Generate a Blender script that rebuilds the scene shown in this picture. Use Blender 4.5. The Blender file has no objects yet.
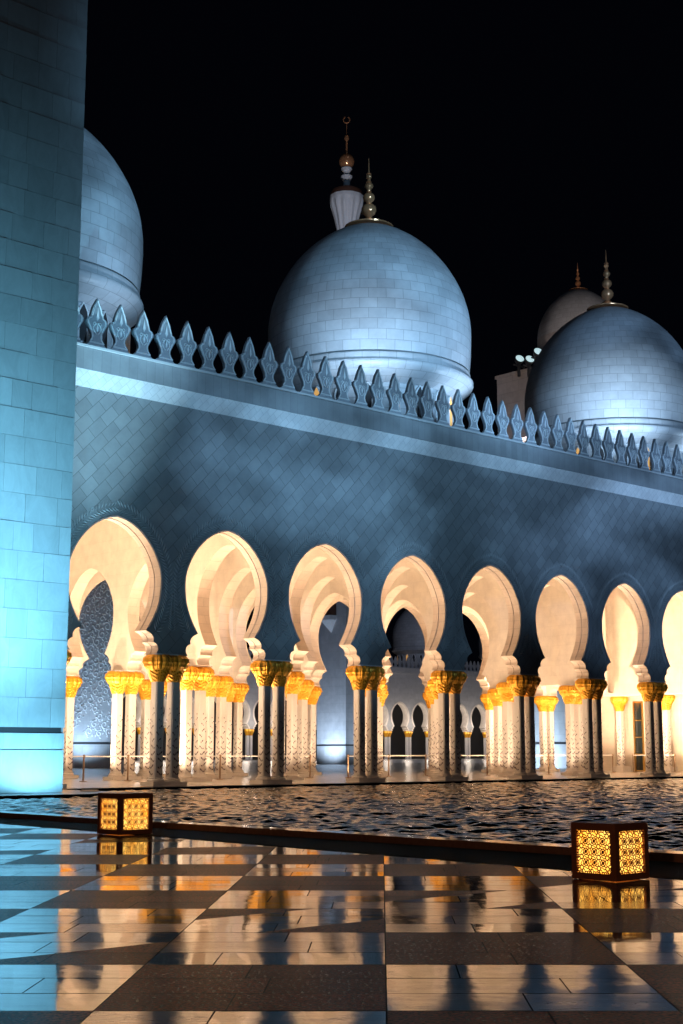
import bpy, bmesh, math, random
import numpy as np
from mathutils import Vector, Matrix
R = math.radians
PI = math.pi
rng = random.Random(7)
sc = bpy.context.scene
COL = sc.collection

# ------------------------------------------------------------------ materials
def new_mat(name):
    m = bpy.data.materials.new(name); m.use_nodes = True
    nt = m.node_tree
    return m, nt, nt.nodes['Principled BSDF']

def N(nt, typ, **kw):
    n = nt.nodes.new(typ)
    for k, v in kw.items(): setattr(n, k, v)
    return n

def math_node(nt, op, a, b=None, c=None):
    n = N(nt, 'ShaderNodeMath', operation=op)
    for i, v in enumerate((a, b, c)):
        if v is None: continue
        if isinstance(v, (int, float)): n.inputs[i].default_value = v
        else: nt.links.new(v, n.inputs[i])
    return n.outputs[0]

def simple(name, col, rough=.5, metal=0, var=.12, scale=3., bump=0.0, bscale=20., spec=.5):
    m, nt, b = new_mat(name)
    tc = N(nt, 'ShaderNodeTexCoord')
    no = N(nt, 'ShaderNodeTexNoise'); no.inputs['Scale'].default_value = scale; no.inputs['Detail'].default_value = 6
    nt.links.new(tc.outputs['Object'], no.inputs['Vector'])
    cr = N(nt, 'ShaderNodeMixRGB'); 
    cr.inputs[1].default_value = tuple(c*(1-var) for c in col)+(1,)
    cr.inputs[2].default_value = tuple(min(1, c*(1+var)) for c in col)+(1,)
    nt.links.new(no.outputs['Fac'], cr.inputs[0]); nt.links.new(cr.outputs[0], b.inputs['Base Color'])
    b.inputs['Roughness'].default_value = rough; b.inputs['Metallic'].default_value = metal
    b.inputs['Specular IOR Level'].default_value = spec
    if bump:
        n2 = N(nt, 'ShaderNodeTexNoise'); n2.inputs['Scale'].default_value = bscale; n2.inputs['Detail'].default_value = 4
        nt.links.new(tc.outputs['Object'], n2.inputs['Vector'])
        bp = N(nt, 'ShaderNodeBump'); bp.inputs['Strength'].default_value = bump; bp.inputs['Distance'].default_value = .02
        nt.links.new(n2.outputs['Fac'], bp.inputs['Height']); nt.links.new(bp.outputs[0], b.inputs['Normal'])
    return m

def tiled(name, col, mode, w, h, mortar=.012, mcol=.45, var=.16, rough=.4, offset=.5, swap=None, bump=.35, bands=.0):
    """marble cladding: mode 'diag' diagonal slabs on x/z, 'wall' x/z+y courses, 'uv' courses on uv"""
    m, nt, b = new_mat(name)
    tc = N(nt, 'ShaderNodeTexCoord')
    if mode == 'uv':
        vec = tc.outputs['UV']
    else:
        sp = N(nt, 'ShaderNodeSeparateXYZ'); nt.links.new(tc.outputs['Object'], sp.inputs[0])
        x, y, z = sp.outputs
        if mode == 'diag':
            u = math_node(nt, 'MULTIPLY', math_node(nt, 'ADD', x, z), .7071)
            v = math_node(nt, 'MULTIPLY', math_node(nt, 'SUBTRACT', z, x), .7071)
        else:
            u = math_node(nt, 'ADD', x, y); v = z
        cb = N(nt, 'ShaderNodeCombineXYZ'); nt.links.new(u, cb.inputs[0]); nt.links.new(v, cb.inputs[1])
        vec = cb.outputs[0]
    br = N(nt, 'ShaderNodeTexBrick'); br.offset = offset; br.squash = 1
    nt.links.new(vec, br.inputs['Vector'])
    br.inputs['Scale'].default_value = 1
    br.inputs['Brick Width'].default_value = w; br.inputs['Row Height'].default_value = h
    br.inputs['Mortar Size'].default_value = mortar; br.inputs['Mortar Smooth'].default_value = .3
    br.inputs['Color1'].default_value = tuple(c*(1-var) for c in col)+(1,)
    br.inputs['Color2'].default_value = tuple(min(1, c*(1+var)) for c in col)+(1,)
    br.inputs['Mortar'].default_value = tuple(c*mcol for c in col)+(1,)
    no = N(nt, 'ShaderNodeTexNoise'); no.inputs['Scale'].default_value = 1.3; no.inputs['Detail'].default_value = 8; no.inputs['Roughness'].default_value = .65
    nt.links.new(tc.outputs['Object'], no.inputs['Vector'])
    ram = N(nt, 'ShaderNodeValToRGB')
    ram.color_ramp.elements[0].color = (.84, .84, .85, 1); ram.color_ramp.elements[0].position = .35
    ram.color_ramp.elements[1].color = (1.0, 1.0, 1.0, 1); ram.color_ramp.elements[1].position = .65
    nt.links.new(no.outputs['Fac'], ram.inputs[0])
    mx = N(nt, 'ShaderNodeMixRGB', blend_type='MULTIPLY'); mx.inputs[0].default_value = 1
    nt.links.new(br.outputs['Color'], mx.inputs[1]); nt.links.new(ram.outputs[0], mx.inputs[2])
    nt.links.new(mx.outputs[0], b.inputs['Base Color'])
    b.inputs['Roughness'].default_value = rough
    bp = N(nt, 'ShaderNodeBump'); bp.inputs['Strength'].default_value = bump; bp.inputs['Distance'].default_value = .02; bp.invert = True
    nt.links.new(br.outputs['Fac'], bp.inputs['Height']); nt.links.new(bp.outputs[0], b.inputs['Normal'])
    return m

def tone(name, col, rough=.42):
    m, nt, b = new_mat(name)
    at = N(nt, 'ShaderNodeAttribute', attribute_name='slab')
    tc = N(nt, 'ShaderNodeTexCoord')
    mp = N(nt, 'ShaderNodeMapping'); mp.inputs['Rotation'].default_value = (.3, .5, .2); mp.inputs['Scale'].default_value = (1, 1, .45)
    no = N(nt, 'ShaderNodeTexNoise'); no.inputs['Scale'].default_value = 1.4; no.inputs['Detail'].default_value = 10; no.inputs['Roughness'].default_value = .7; no.inputs['Distortion'].default_value = 1.5
    nt.links.new(tc.outputs['Object'], mp.inputs[0]); nt.links.new(mp.outputs[0], no.inputs['Vector'])
    f = math_node(nt, 'MULTIPLY', math_node(nt, 'ADD', .78, math_node(nt, 'MULTIPLY', at.outputs['Fac'], .16)), math_node(nt, 'ADD', .7, math_node(nt, 'MULTIPLY', no.outputs['Fac'], .6)))
    mx = N(nt, 'ShaderNodeMixRGB', blend_type='MULTIPLY'); mx.inputs[0].default_value = 1; mx.inputs[1].default_value = (*col, 1)
    nt.links.new(f, mx.inputs[2]); nt.links.new(mx.outputs[0], b.inputs['Base Color'])
    b.inputs['Roughness'].default_value = rough
    bp = N(nt, 'ShaderNodeBump'); bp.inputs['Strength'].default_value = .15; bp.inputs['Distance'].default_value = .02
    nt.links.new(no.outputs['Fac'], bp.inputs['Height']); nt.links.new(bp.outputs[0], b.inputs['Normal'])
    return m

MARB = (.62, .62, .63)
M = {}
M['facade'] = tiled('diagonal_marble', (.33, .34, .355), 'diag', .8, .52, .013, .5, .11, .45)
M['inner'] = tiled('inner_marble', (.80, .73, .65), 'wall', 1.1, .62, .007, .86, .02, .5)
M['soffit'] = tiled('soffit_marble', (.74, .62, .53), 'wall', 1.7, .42, .01, .75, .04, .5)
M['plain'] = simple('plain_marble', (.6, .6, .61), .45, var=.08, scale=2, bump=.05)
M['border'] = simple('border_marble', (.38, .39, .41), .45, var=.05)
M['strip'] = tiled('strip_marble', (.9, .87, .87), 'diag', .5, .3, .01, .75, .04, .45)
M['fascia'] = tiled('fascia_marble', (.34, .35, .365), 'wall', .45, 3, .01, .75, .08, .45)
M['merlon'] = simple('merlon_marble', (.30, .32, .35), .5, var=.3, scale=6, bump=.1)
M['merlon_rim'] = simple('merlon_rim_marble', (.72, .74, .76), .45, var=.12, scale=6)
M['dome'] = tiled('dome_marble', (.55, .56, .58), 'uv', .98, .585, .016, .6, .09, .42)
M['pillar'] = tone('pillar_marble', (.5, .53, .55))
M['bed'] = simple('dark_grout', (.012, .010, .009), .8)
M['joint'] = simple('joint_grey', (.26, .28, .29), .7)
M['dark'] = simple('dark_recess', (.03, .03, .035), .6)
M['shaft'] = simple('shaft_marble', (.74, .71, .69), .3, var=.06, scale=2)
M['inlay'] = simple('stone_inlay', (.07, .035, .06), .35, var=.6, scale=9)
M['gold'] = simple('gilded_leaf', (1, .43, .035), .36, metal=.4, var=.22, scale=9, bump=.25, bscale=30)
M['finial'] = simple('finial_gold', (1, .42, .2), .2, metal=.6, var=.25)
M['deck'] = tiled('deck_marble', (.62, .6, .58), 'wall', .9, .9, .01, .5, .08, .22, bump=.05)
M['curb'] = simple('curb_granite', (.34, .17, .11), .12, var=.35, scale=14)
M['gravel'] = simple('border_granite', (.05, .032, .018), .8, var=.7, scale=22, bump=.8, bscale=40, spec=.03)
M['riser'] = simple('black_granite', (.012, .013, .016), .18, var=.5, scale=7)
M['bronze'] = simple('bronze_plate', (.42, .15, .075), .42, metal=.1, var=.25, scale=8, bump=.1)
M['metal'] = simple('brass_post', (.3, .2, .13), .35, metal=.5)
M['beige'] = tiled('beige_cladding', (.5, .46, .44), 'wall', 1.6, 1.2, .02, .7, .06, .6)
M['housing'] = simple('lamp_housing', (.1, .11, .12), .4, metal=.6)
M['wood'] = simple('brown_screen', (.09, .04, .025), .5, var=.4, scale=4)
M['ground'] = simple('ground_paving', (.05, .05, .05), .7)
M['door'] = simple('door_glass', (.02, .03, .035), .08, spec=.7)
M['brass'] = simple('door_brass', (.6, .38, .12), .3, metal=.9)

def emis(name, col, s):
    m, nt, b = new_mat(name)
    b.inputs['Base Color'].default_value = (*col, 1)
    b.inputs['Emission Color'].default_value = (*col, 1); b.inputs['Emission Strength'].default_value = s
    return m
M['window_glow'] = emis('lit_window', (1, .5, .14), .55)
M['lamp_glow'] = emis('flood_glass', (.6, .85, .9), .75)

# lantern glow, uneven like a tube behind frosted film
m, nt, b = new_mat('lantern_film')
tc = N(nt, 'ShaderNodeTexCoord'); no = N(nt, 'ShaderNodeTexNoise'); no.inputs['Scale'].default_value = 4.5; no.inputs['Detail'].default_value = 2
nt.links.new(tc.outputs['Object'], no.inputs['Vector'])
rp = N(nt, 'ShaderNodeValToRGB'); rp.color_ramp.elements[0].position = .3; rp.color_ramp.elements[0].color = (1, .36, .022, 1)
rp.color_ramp.elements[1].position = .72; rp.color_ramp.elements[1].color = (1, .64, .14, 1)
nt.links.new(no.outputs['Fac'], rp.inputs[0]); nt.links.new(rp.outputs[0], b.inputs['Emission Color'])
b.inputs['Base Color'].default_value = (.5, .3, .1, 1); b.inputs['Emission Strength'].default_value = 2.3
M['film'] = m

# water
m, nt, b = new_mat('pool_water')
b.inputs['Base Color'].default_value = (.006, .012, .016, 1); b.inputs['Roughness'].default_value = .05; b.inputs['IOR'].default_value = 1.33
tc = N(nt, 'ShaderNodeTexCoord'); no = N(nt, 'ShaderNodeTexNoise'); no.inputs['Scale'].default_value = 7; no.inputs['Detail'].default_value = 5
nt.links.new(tc.outputs['Object'], no.inputs['Vector'])
bp = N(nt, 'ShaderNodeBump'); bp.inputs['Strength'].default_value = .6; bp.inputs['Distance'].default_value = .02
nt.links.new(no.outputs['Fac'], bp.inputs['Height']); nt.links.new(bp.outputs[0], b.inputs['Normal'])
M['water'] = m

# plaza paving: rotated chequer of pale marble / red-brown granite crossed by a pale ribbon
def paving():
    m, nt, b = new_mat('plaza_paving')
    tc = N(nt, 'ShaderNodeTexCoord')
    sp = N(nt, 'ShaderNodeSeparateXYZ'); nt.links.new(tc.outputs['Object'], sp.inputs[0])
    X, Y, Z = sp.outputs
    # object space is already turned to the paving grid: X across, Y away
    Xs = math_node(nt, 'SUBTRACT', X, math_node(nt, 'MULTIPLY', Y, .028))
    cx = math_node(nt, 'FLOOR', math_node(nt, 'DIVIDE', math_node(nt, 'SUBTRACT', Xs, .02), 1.72))
    cy = math_node(nt, 'FLOOR', math_node(nt, 'DIVIDE', math_node(nt, 'SUBTRACT', Y, 8.72), 1.84))
    chk = math_node(nt, 'MODULO', math_node(nt, 'ADD', math_node(nt, 'ADD', cx, cy), 200), 2.0)
    # ribbon lines
    def ribbon(c, slope, width):
        d = math_node(nt, 'SUBTRACT', Y, math_node(nt, 'ADD', math_node(nt, 'MULTIPLY', X, slope), c))
        return math_node(nt, 'LESS_THAN', math_node(nt, 'ABSOLUTE', d), width)
    r1 = ribbon(13.75, .88, .72)
    r2 = ribbon(24.6, .25, .8)
    rib = math_node(nt, 'MAXIMUM', r1, r2)
    dark = math_node(nt, 'MULTIPLY', chk, math_node(nt, 'SUBTRACT', 1.0, rib))
    no = N(nt, 'ShaderNodeTexNoise'); no.inputs['Scale'].default_value = 1.6; no.inputs['Detail'].default_value = 10; no.inputs['Roughness'].default_value = .7; no.inputs['Distortion'].default_value = 1.2
    mp = N(nt, 'ShaderNodeMapping'); mp.inputs['Scale'].default_value = (1, 3.2, 1)
    nt.links.new(tc.outputs['Object'], mp.inputs[0]); nt.links.new(mp.outputs[0], no.inputs['Vector'])
    fine = N(nt, 'ShaderNodeTexNoise'); fine.inputs['Scale'].default_value = 34; fine.inputs['Detail'].default_value = 5
    nt.links.new(tc.outputs['Object'], fine.inputs['Vector'])
    at = N(nt, 'ShaderNodeAttribute', attribute_name='slab')
    lr = N(nt, 'ShaderNodeValToRGB'); e = lr.color_ramp.elements
    e[0].position = .38; e[0].color = (.05, .045, .042, 1); e[1].position = .6; e[1].color = (.24, .225, .21, 1)
    nt.links.new(no.outputs['Fac'], lr.inputs[0])
    dr = N(nt, 'ShaderNodeValToRGB'); e = dr.color_ramp.elements
    e[0].position = .42; e[0].color = (.012, .003, .002, 1); e[1].position = .6; e[1].color = (.25, .062, .036, 1)
    nt.links.new(fine.outputs['Fac'], dr.inputs[0])
    mx = N(nt, 'ShaderNodeMixRGB'); nt.links.new(dark, mx.inputs[0]); nt.links.new(lr.outputs[0], mx.inputs[1]); nt.links.new(dr.outputs[0], mx.inputs[2])
    tv = N(nt, 'ShaderNodeMixRGB', blend_type='MULTIPLY'); tv.inputs[0].default_value = 1
    g = math_node(nt, 'ADD', math_node(nt, 'MULTIPLY', at.outputs['Fac'], .6), .6)
    nt.links.new(mx.outputs[0], tv.inputs[1]); nt.links.new(g, tv.inputs[2])
    nt.links.new(tv.outputs[0], b.inputs['Base Color'])
    # roughness: polished marble against flamed granite
    scf = N(nt, 'ShaderNodeTexNoise'); scf.inputs['Scale'].default_value = 5; scf.inputs['Detail'].default_value = 8; scf.inputs['Roughness'].default_value = .75
    nt.links.new(tc.outputs['Object'], scf.inputs['Vector'])
    sr = N(nt, 'ShaderNodeValToRGB'); sr.color_ramp.elements[0].position = .5; sr.color_ramp.elements[0].color = (0, 0, 0, 1); sr.color_ramp.elements[1].position = .72; sr.color_ramp.elements[1].color = (1, 1, 1, 1)
    nt.links.new(scf.outputs['Fac'], sr.inputs[0])
    sl2 = math_node(nt, 'MULTIPLY', math_node(nt, 'POWER', at.outputs['Fac'], 3.0), .09)
    rl = math_node(nt, 'ADD', math_node(nt, 'ADD', .045, math_node(nt, 'MULTIPLY', sr.outputs[0], .10)), sl2)
    rd = math_node(nt, 'ADD', .2, math_node(nt, 'MULTIPLY', fine.outputs['Fac'], .2))
    rr = N(nt, 'ShaderNodeMix'); nt.links.new(dark, rr.inputs[0]); nt.links.new(rl, rr.inputs[2]); nt.links.new(rd, rr.inputs[3])
    nt.links.new(rr.outputs[0], b.inputs['Roughness'])
    sl = math_node(nt, 'SUBTRACT', .5, math_node(nt, 'MULTIPLY', dark, .492))
    nt.links.new(sl, b.inputs['Specular IOR Level'])
    w = N(nt, 'ShaderNodeTexNoise'); w.inputs['Scale'].default_value = 1.7; w.inputs['Detail'].default_value = 2
    nt.links.new(tc.outputs['Object'], w.inputs['Vector'])
    b1 = N(nt, 'ShaderNodeBump'); b1.inputs['Strength'].default_value = .12; b1.inputs['Distance'].default_value = .012
    nt.links.new(w.outputs['Fac'], b1.inputs['Height'])
    b2 = N(nt, 'ShaderNodeBump'); b2.inputs['Distance'].default_value = .004
    nt.links.new(math_node(nt, 'MULTIPLY', dark, .55), b2.inputs['Strength'])
    nt.links.new(fine.outputs['Fac'], b2.inputs['Height']); nt.links.new(b1.outputs[0], b2.inputs['Normal'])
    nt.links.new(b2.outputs[0], b.inputs['Normal'])
    return m
M['paving'] = paving()

# ------------------------------------------------------------------ mesh helpers
class MB:
    def __init__(s): s.v = []; s.f = []; s.mi = []; s.uv = None
    def add(s, verts, faces, mi=0):
        o = len(s.v); s.v += [tuple(v) for v in verts]
        for f in faces: s.f.append(tuple(o+i for i in f)); s.mi.append(mi)
    def box(s, x0, x1, y0, y1, z0, z1, mi=0):
        s.add([(x0,y0,z0),(x1,y0,z0),(x1,y1,z0),(x0,y1,z0),(x0,y0,z1),(x1,y0,z1),(x1,y1,z1),(x0,y1,z1)],
              [(0,3,2,1),(4,5,6,7),(0,1,5,4),(1,2,6,5),(2,3,7,6),(3,0,4,7)], mi)
    def prism(s, pts, y0, y1, mi=0, cap=True):
        """pts: (x,z) outline counter-clockwise seen from -y, extruded y0..y1"""
        n = len(pts); vs = [(p[0], y0, p[1]) for p in pts]+[(p[0], y1, p[1]) for p in pts]
        fs = [(i, (i+1) % n, n+(i+1) % n, n+i)[::-1] for i in range(n)]
        if cap: fs += [tuple(range(n)), tuple(range(2*n-1, n-1, -1))]
        s.add(vs, fs, mi)
    def lathe(s, prof, seg=32, cx=0, cy=0, mi=0, fn=None):
        o = len(s.v)
        for j, (r, z) in enumerate(prof):
            for i in range(seg):
                a = 2*PI*i/seg; rr = fn(a, z, r) if fn else r
                s.v.append((cx+rr*math.cos(a), cy+rr*math.sin(a), z))
        for j in range(len(prof)-1):
            for i in range(seg):
                k = (i+1) % seg
                s.f.append((o+j*seg+i, o+j*seg+k, o+(j+1)*seg+k, o+(j+1)*seg+i)); s.mi.append(mi)
        s.f.append(tuple(o+i for i in range(seg-1, -1, -1))); s.mi.append(mi)
        s.f.append(tuple(o+(len(prof)-1)*seg+i for i in range(seg))); s.mi.append(mi)
    def tube(s, path, r, seg=6, mi=0, closed=False):
        o = len(s.v); n = len(path); P = [Vector(p) for p in path]
        for i in range(n):
            a = P[(i-1) % n] if (closed or i > 0) else P[i]; c = P[(i+1) % n] if (closed or i < n-1) else P[i]
            t = (c-a).normalized(); up = Vector((0, 0, 1)) if abs(t.z) < .9 else Vector((1, 0, 0))
            u = t.cross(up).normalized(); w = u.cross(t)
            for k in range(seg):
                an = 2*PI*k/seg; q = P[i]+u*(r*math.cos(an))+w*(r*math.sin(an)); s.v.append(tuple(q))
        for i in range(n if closed else n-1):
            j = (i+1) % n
            for k in range(seg):
                l = (k+1) % seg
                s.f.append((o+i*seg+k, o+j*seg+k, o+j*seg+l, o+i*seg+l)); s.mi.append(mi)
        if not closed:
            s.f.append(tuple(o+k for k in range(seg))); s.mi.append(mi)
            s.f.append(tuple(o+(n-1)*seg+k for k in range(seg-1, -1, -1))); s.mi.append(mi)
    def mesh(s, name, mats, smooth=False):
        me = bpy.data.meshes.new(name); me.from_pydata(s.v, [], s.f); me.update()
        if not isinstance(mats, (list, tuple)): mats = [mats]
        for m in mats: me.materials.append(m)
        me.polygons.foreach_set('material_index', s.mi)
        bm = bmesh.new(); bm.from_mesh(me); bmesh.ops.recalc_face_normals(bm, faces=bm.faces); bm.to_mesh(me); bm.free()
        if smooth:
            me.polygons.foreach_set('use_smooth', [True]*len(me.polygons))
            try: me.set_sharp_from_angle(angle=R(smooth if smooth > 1 else 40))
            except Exception: pass
        return me
    def build(s, name, mats, parent=None, smooth=False, loc=None, rz=0):
        return link(name, s.mesh(name, mats, smooth), parent, loc, rz)

def link(name, me, parent=None, loc=None, rz=0):
    o = bpy.data.objects.new(name, me); COL.objects.link(o)
    if parent: o.parent = parent
    if loc: o.location = loc
    o.rotation_euler.z = rz
    return o

def empty(name, loc=(0, 0, 0), rz=0):
    o = bpy.data.objects.new(name, None); COL.objects.link(o); o.location = loc; o.rotation_euler.z = rz
    o.empty_display_size = .3
    return o
def tag(o, label, cat, group=None, kind=None):
    o['label'] = label; o['category'] = cat
    if group: o['group'] = group
    if kind: o['kind'] = kind
    return o
def copy_tree(o, parent=None):
    c = o.copy(); COL.objects.link(c)
    if parent: c.parent = parent
    for ch in list(o.children): copy_tree(ch, c)
    return c
def struct(o, kind='structure'): o['kind'] = kind; return o

def smooth_curve(pts, n=5):
    out = []
    P = [Vector((p[0], p[1])) for p in pts]
    for i in range(len(P)-1):
        p0 = P[max(i-1, 0)]; p1 = P[i]; p2 = P[i+1]; p3 = P[min(i+2, len(P)-1)]
        for k in range(n):
            t = k/n
            out.append(tuple(.5*((2*p1)+(p2-p0)*t+(2*p0-5*p1+4*p2-p3)*t*t+(3*p1-p0-3*p2+p3)*t**3)))
    out.append(tuple(P[-1]))
    return out

# ------------------------------------------------------------------ measures
S = 5.84            # bay width
ZC = 5.577          # top of the capitals
TOP = 16.35         # wall below the bright strip
# right half of the horseshoe opening, from bottom to apex
_low2 = smooth_curve([(2.13, ZC), (2.2, 5.74), (2.14, 5.93), (1.95, 6.04)], 4)
_low1 = smooth_curve([(1.95, 6.04), (1.96, 6.2), (1.83, 6.37), (1.56, 6.5)], 4)
_up = smooth_curve([(1.56, 6.5), (1.9, 7.05), (2.17, 7.7), (2.27, 8.45), (2.19, 9.15), (1.8, 9.95), (1.2, 10.6), (.55, 10.98), (0, 11.12)], 5)
HALF = _low2[:-1]+_low1[:-1]+_up
OUT = [(x, z) for x, z in HALF]+[(-x, z) for x, z in HALF[-2::-1]]    # right foot -> apex -> left foot

def arch_panel(mb, cx, y0, y1, ztop, mi_f=0, mi_s=1, mi_b=0, axis='x', pos=0, zbot=ZC, left=True, right=True, step=True):
    """one bay of wall with a horseshoe opening. axis 'x': wall runs along x, thickness y0..y1"""
    h = S/2
    poly = [(h, zbot)]+[(h, ztop), (-h, ztop), (-h, zbot)]+[(x, z) for x, z in OUT[::-1]]
    n = len(poly)
    def P(u, t, z): return (cx+u, t, z) if axis == 'x' else (t, cx+u, z)
    mb.add([P(u, y0, z) for u, z in poly], [tuple(range(n))], mi_f)
    mb.add([P(u, y1, z) for u, z in poly], [tuple(range(n))[::-1]], mi_b)
    k = len(OUT)
    if step:
        # a slim rebate: outer ring, shadow line, inner ring set in by 6 cm
        ym = y0+.56*(y1-y0)
        mb.add([P(u, y0, z) for u, z in OUT]+[P(u, ym, z) for u, z in OUT], [(i, i+1, k+i+1, k+i) for i in range(k-1)], mi_s)
        cz = 8.3
        IN = [(u*.987, cz+(z-cz)*.99 if z > 6.5 else z) for u, z in OUT]
        mb.add([P(u, ym, z) for u, z in OUT]+[P(u, ym, z) for u, z in IN], [(i, i+1, k+i+1, k+i) for i in range(k-1)], mi_s)
        mb.add([P(u, ym, z) for u, z in IN]+[P(u, y1, z) for u, z in IN], [(i, i+1, k+i+1, k+i) for i in range(k-1)], mi_s)
        mb.add([P(u, y1, z) for u, z in IN]+[P(u, y1, z) for u, z in OUT], [(i, i+1, k+i+1, k+i) for i in range(k-1)], mi_b)
    else:
        mb.add([P(u, y0, z) for u, z in OUT]+[P(u, y1, z) for u, z in OUT], [(i, i+1, k+i+1, k+i) for i in range(k-1)], mi_s)
    for sx in (-1, 1):   # underside of the piers
        u0, u1 = sx*2.14, sx*h
        mb.add([P(u0, y0, zbot), P(u1, y0, zbot), P(u1, y1, zbot), P(u0, y1, zbot)], [(0, 1, 2, 3)], mi_s)

# ------------------------------------------------------------------ arcade building
arc = empty('arcade_building', (0, 0, 0))
tag(arc, 'long blue lit marble arcade with nine horseshoe arches and pointed battlement beside the pool', 'arcade')
K0, K1 = -4, 10      # bays, front
mb = MB()
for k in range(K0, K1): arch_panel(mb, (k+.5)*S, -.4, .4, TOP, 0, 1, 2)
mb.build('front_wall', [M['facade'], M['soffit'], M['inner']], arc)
xa, xb = K0*S, K1*S
mb = MB()   # bright sloping strip
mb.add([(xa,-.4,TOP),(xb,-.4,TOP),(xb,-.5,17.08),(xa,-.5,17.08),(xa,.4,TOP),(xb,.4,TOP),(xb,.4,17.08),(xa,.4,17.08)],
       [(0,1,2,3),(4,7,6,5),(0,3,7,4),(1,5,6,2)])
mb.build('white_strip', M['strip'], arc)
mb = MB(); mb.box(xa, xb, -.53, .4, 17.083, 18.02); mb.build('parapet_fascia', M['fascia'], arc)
mb = MB(); mb.box(xa, xb, -.6, .5, 18.023, 18.12); mb.box(xa, xb, -.22, .42, 18.123, 18.2)
mb.build('parapet_ledge', M['plain'], arc)
# merlons
MER = [(.56,0),(.56,.08),(.45,.16),(.3,.3),(.25,.45),(.26,.62),(.4,.9),(.51,1.08),(.53,1.2),(.47,1.31),(.35,1.36),(.31,1.5),(.21,1.82),(0,2.22)]
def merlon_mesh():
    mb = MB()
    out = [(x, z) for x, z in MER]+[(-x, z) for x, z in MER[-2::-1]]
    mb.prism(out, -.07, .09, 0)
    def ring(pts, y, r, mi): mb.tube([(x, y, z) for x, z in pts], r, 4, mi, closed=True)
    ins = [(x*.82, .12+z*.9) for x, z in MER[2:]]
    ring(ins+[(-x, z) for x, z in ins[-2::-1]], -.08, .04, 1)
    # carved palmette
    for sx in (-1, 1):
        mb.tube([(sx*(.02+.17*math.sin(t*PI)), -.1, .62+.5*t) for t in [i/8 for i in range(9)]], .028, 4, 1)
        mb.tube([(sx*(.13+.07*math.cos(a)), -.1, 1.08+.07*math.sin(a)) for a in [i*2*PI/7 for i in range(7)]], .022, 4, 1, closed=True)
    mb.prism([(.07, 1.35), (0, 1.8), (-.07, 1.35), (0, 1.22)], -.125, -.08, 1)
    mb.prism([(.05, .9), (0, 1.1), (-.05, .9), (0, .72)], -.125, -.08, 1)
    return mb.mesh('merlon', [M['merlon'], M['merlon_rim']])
mm = merlon_mesh()
i = 0
x = -3.97-1.178*8
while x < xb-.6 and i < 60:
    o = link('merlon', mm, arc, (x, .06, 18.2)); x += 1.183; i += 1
# carved fronds around the arches
def fronds():
    mb = MB()
    pts = [p for p in OUT if p[1] > 6.6]
    cz = 8.4
    L = [0]
    for a, b_ in zip(pts, pts[1:]): L.append(L[-1]+math.hypot(b_[0]-a[0], b_[1]-a[1]))
    tot = L[-1]; n = 84
    def at(s):
        for i in range(len(L)-1):
            if L[i+1] >= s:
                t = (s-L[i])/(L[i+1]-L[i]+1e-9); a, b_ = pts[i], pts[i+1]
                return (a[0]+(b_[0]-a[0])*t, a[1]+(b_[1]-a[1])*t), math.atan2(b_[1]-a[1], b_[0]-a[0])
        return pts[-1], 0
    for i in range(n):
        s = tot*(i+.5)/n; (px, pz), ang = at(s)
        up = 1 if i < n/2 else -1
        nx, nz = math.sin(ang), -math.cos(ang)    # outward normal
        tx, tz = math.cos(ang)*up, math.sin(ang)*up
        for lo, hi, side in ((.16, .42, -1), (.44, .72, 1)):
            d0, d1 = (lo, hi) if side > 0 else (hi, lo)
            a = (px+nx*d0, pz+nz*d0); c = (px+nx*d1+tx*.24, pz+nz*d1+tz*.24)
            # slim raised leaf, triangular section
            wx, wz = tx*.05, tz*.05
            mx_, mz_ = (a[0]+c[0])/2, (a[1]+c[1])/2
            mb.add([(a[0], -.4, a[1]), (mx_+wx, -.4, mz_+wz), (c[0], -.4, c[1]), (mx_-wx, -.4, mz_-wz), (mx_, -.435, mz_)],
                   [(0,1,4),(1,2,4),(2,3,4),(3,0,4)])
    # small frond rising on the pier between two openings
    for j in range(15):
        z = 6.55+j*.1
        for sx in (-1, 1):
            a = (S/2+sx*.02, z); c = (S/2+sx*(.26-.012*j), z+.17)
            mx_, mz_ = (a[0]+c[0])/2, (a[1]+c[1])/2
            mb.add([(a[0], -.4, a[1]), (mx_, -.4, mz_-.035), (c[0], -.4, c[1]), (mx_, -.4, mz_+.035), (mx_, -.44, mz_)],
                   [(0,1,4),(1,2,4),(2,3,4),(3,0,4)])
    # fine bead along the rim of the opening
    mb.tube([(p[0]*1.02, -.405, cz+(p[1]-cz)*1.02) for p in pts], .028, 4)
    return mb.mesh('carved_border', M['border'])
fm = fronds()
for k in range(K0, K1): link('carved_border', fm, arc, ((k+.5)*S, 0, 0))
# inner arch walls: longitudinal rows
def inner_long(j, ks):
    mb = MB()
    for k in ks: arch_panel(mb, (k+.5)*S, j*S-.36, j*S+.36, 14.4, 0, 1, 0, step=False)
    mb.build('inner_arch_wall', [M['inner'], M['soffit']], arc)
inner_long(3, range(-4, 9))
def inner_cross(k, js):
    mb = MB()
    for j in js: arch_panel(mb, (j+.5)*S, k*S-.36, k*S+.36, 14.4, 0, 1, 0, axis='y', step=False)
    mb.build('inner_cross_wall', [M['inner'], M['soffit']], arc)
for k in range(1, 7): inner_cross(k, (0, 1, 2))
mb = MB(); mb.box(6*S-.12, 6*S+.12, S-.9, 2*S+.9, ZC+.02, 14.4); mb.build('blind_arch_infill', M['inner'], arc)
inner_cross(8, (2,))
mb = MB(); mb.box(xa, xb+6, .42, 3*S+.36, 14.42, 14.7); mb.build('ceiling', M['inner'], arc)
mb = MB(); mb.box(xa, xb+6, 3*S-.37, 3*S+.5, 14.73, 18.0)
mb.build('court_wall', M['plain'], arc)
mb = MB(); mb.box(xa, xb+6, .45, 3*S-.4, 17.4, 17.9); mb.build('roof', M['plain'], arc)
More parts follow.
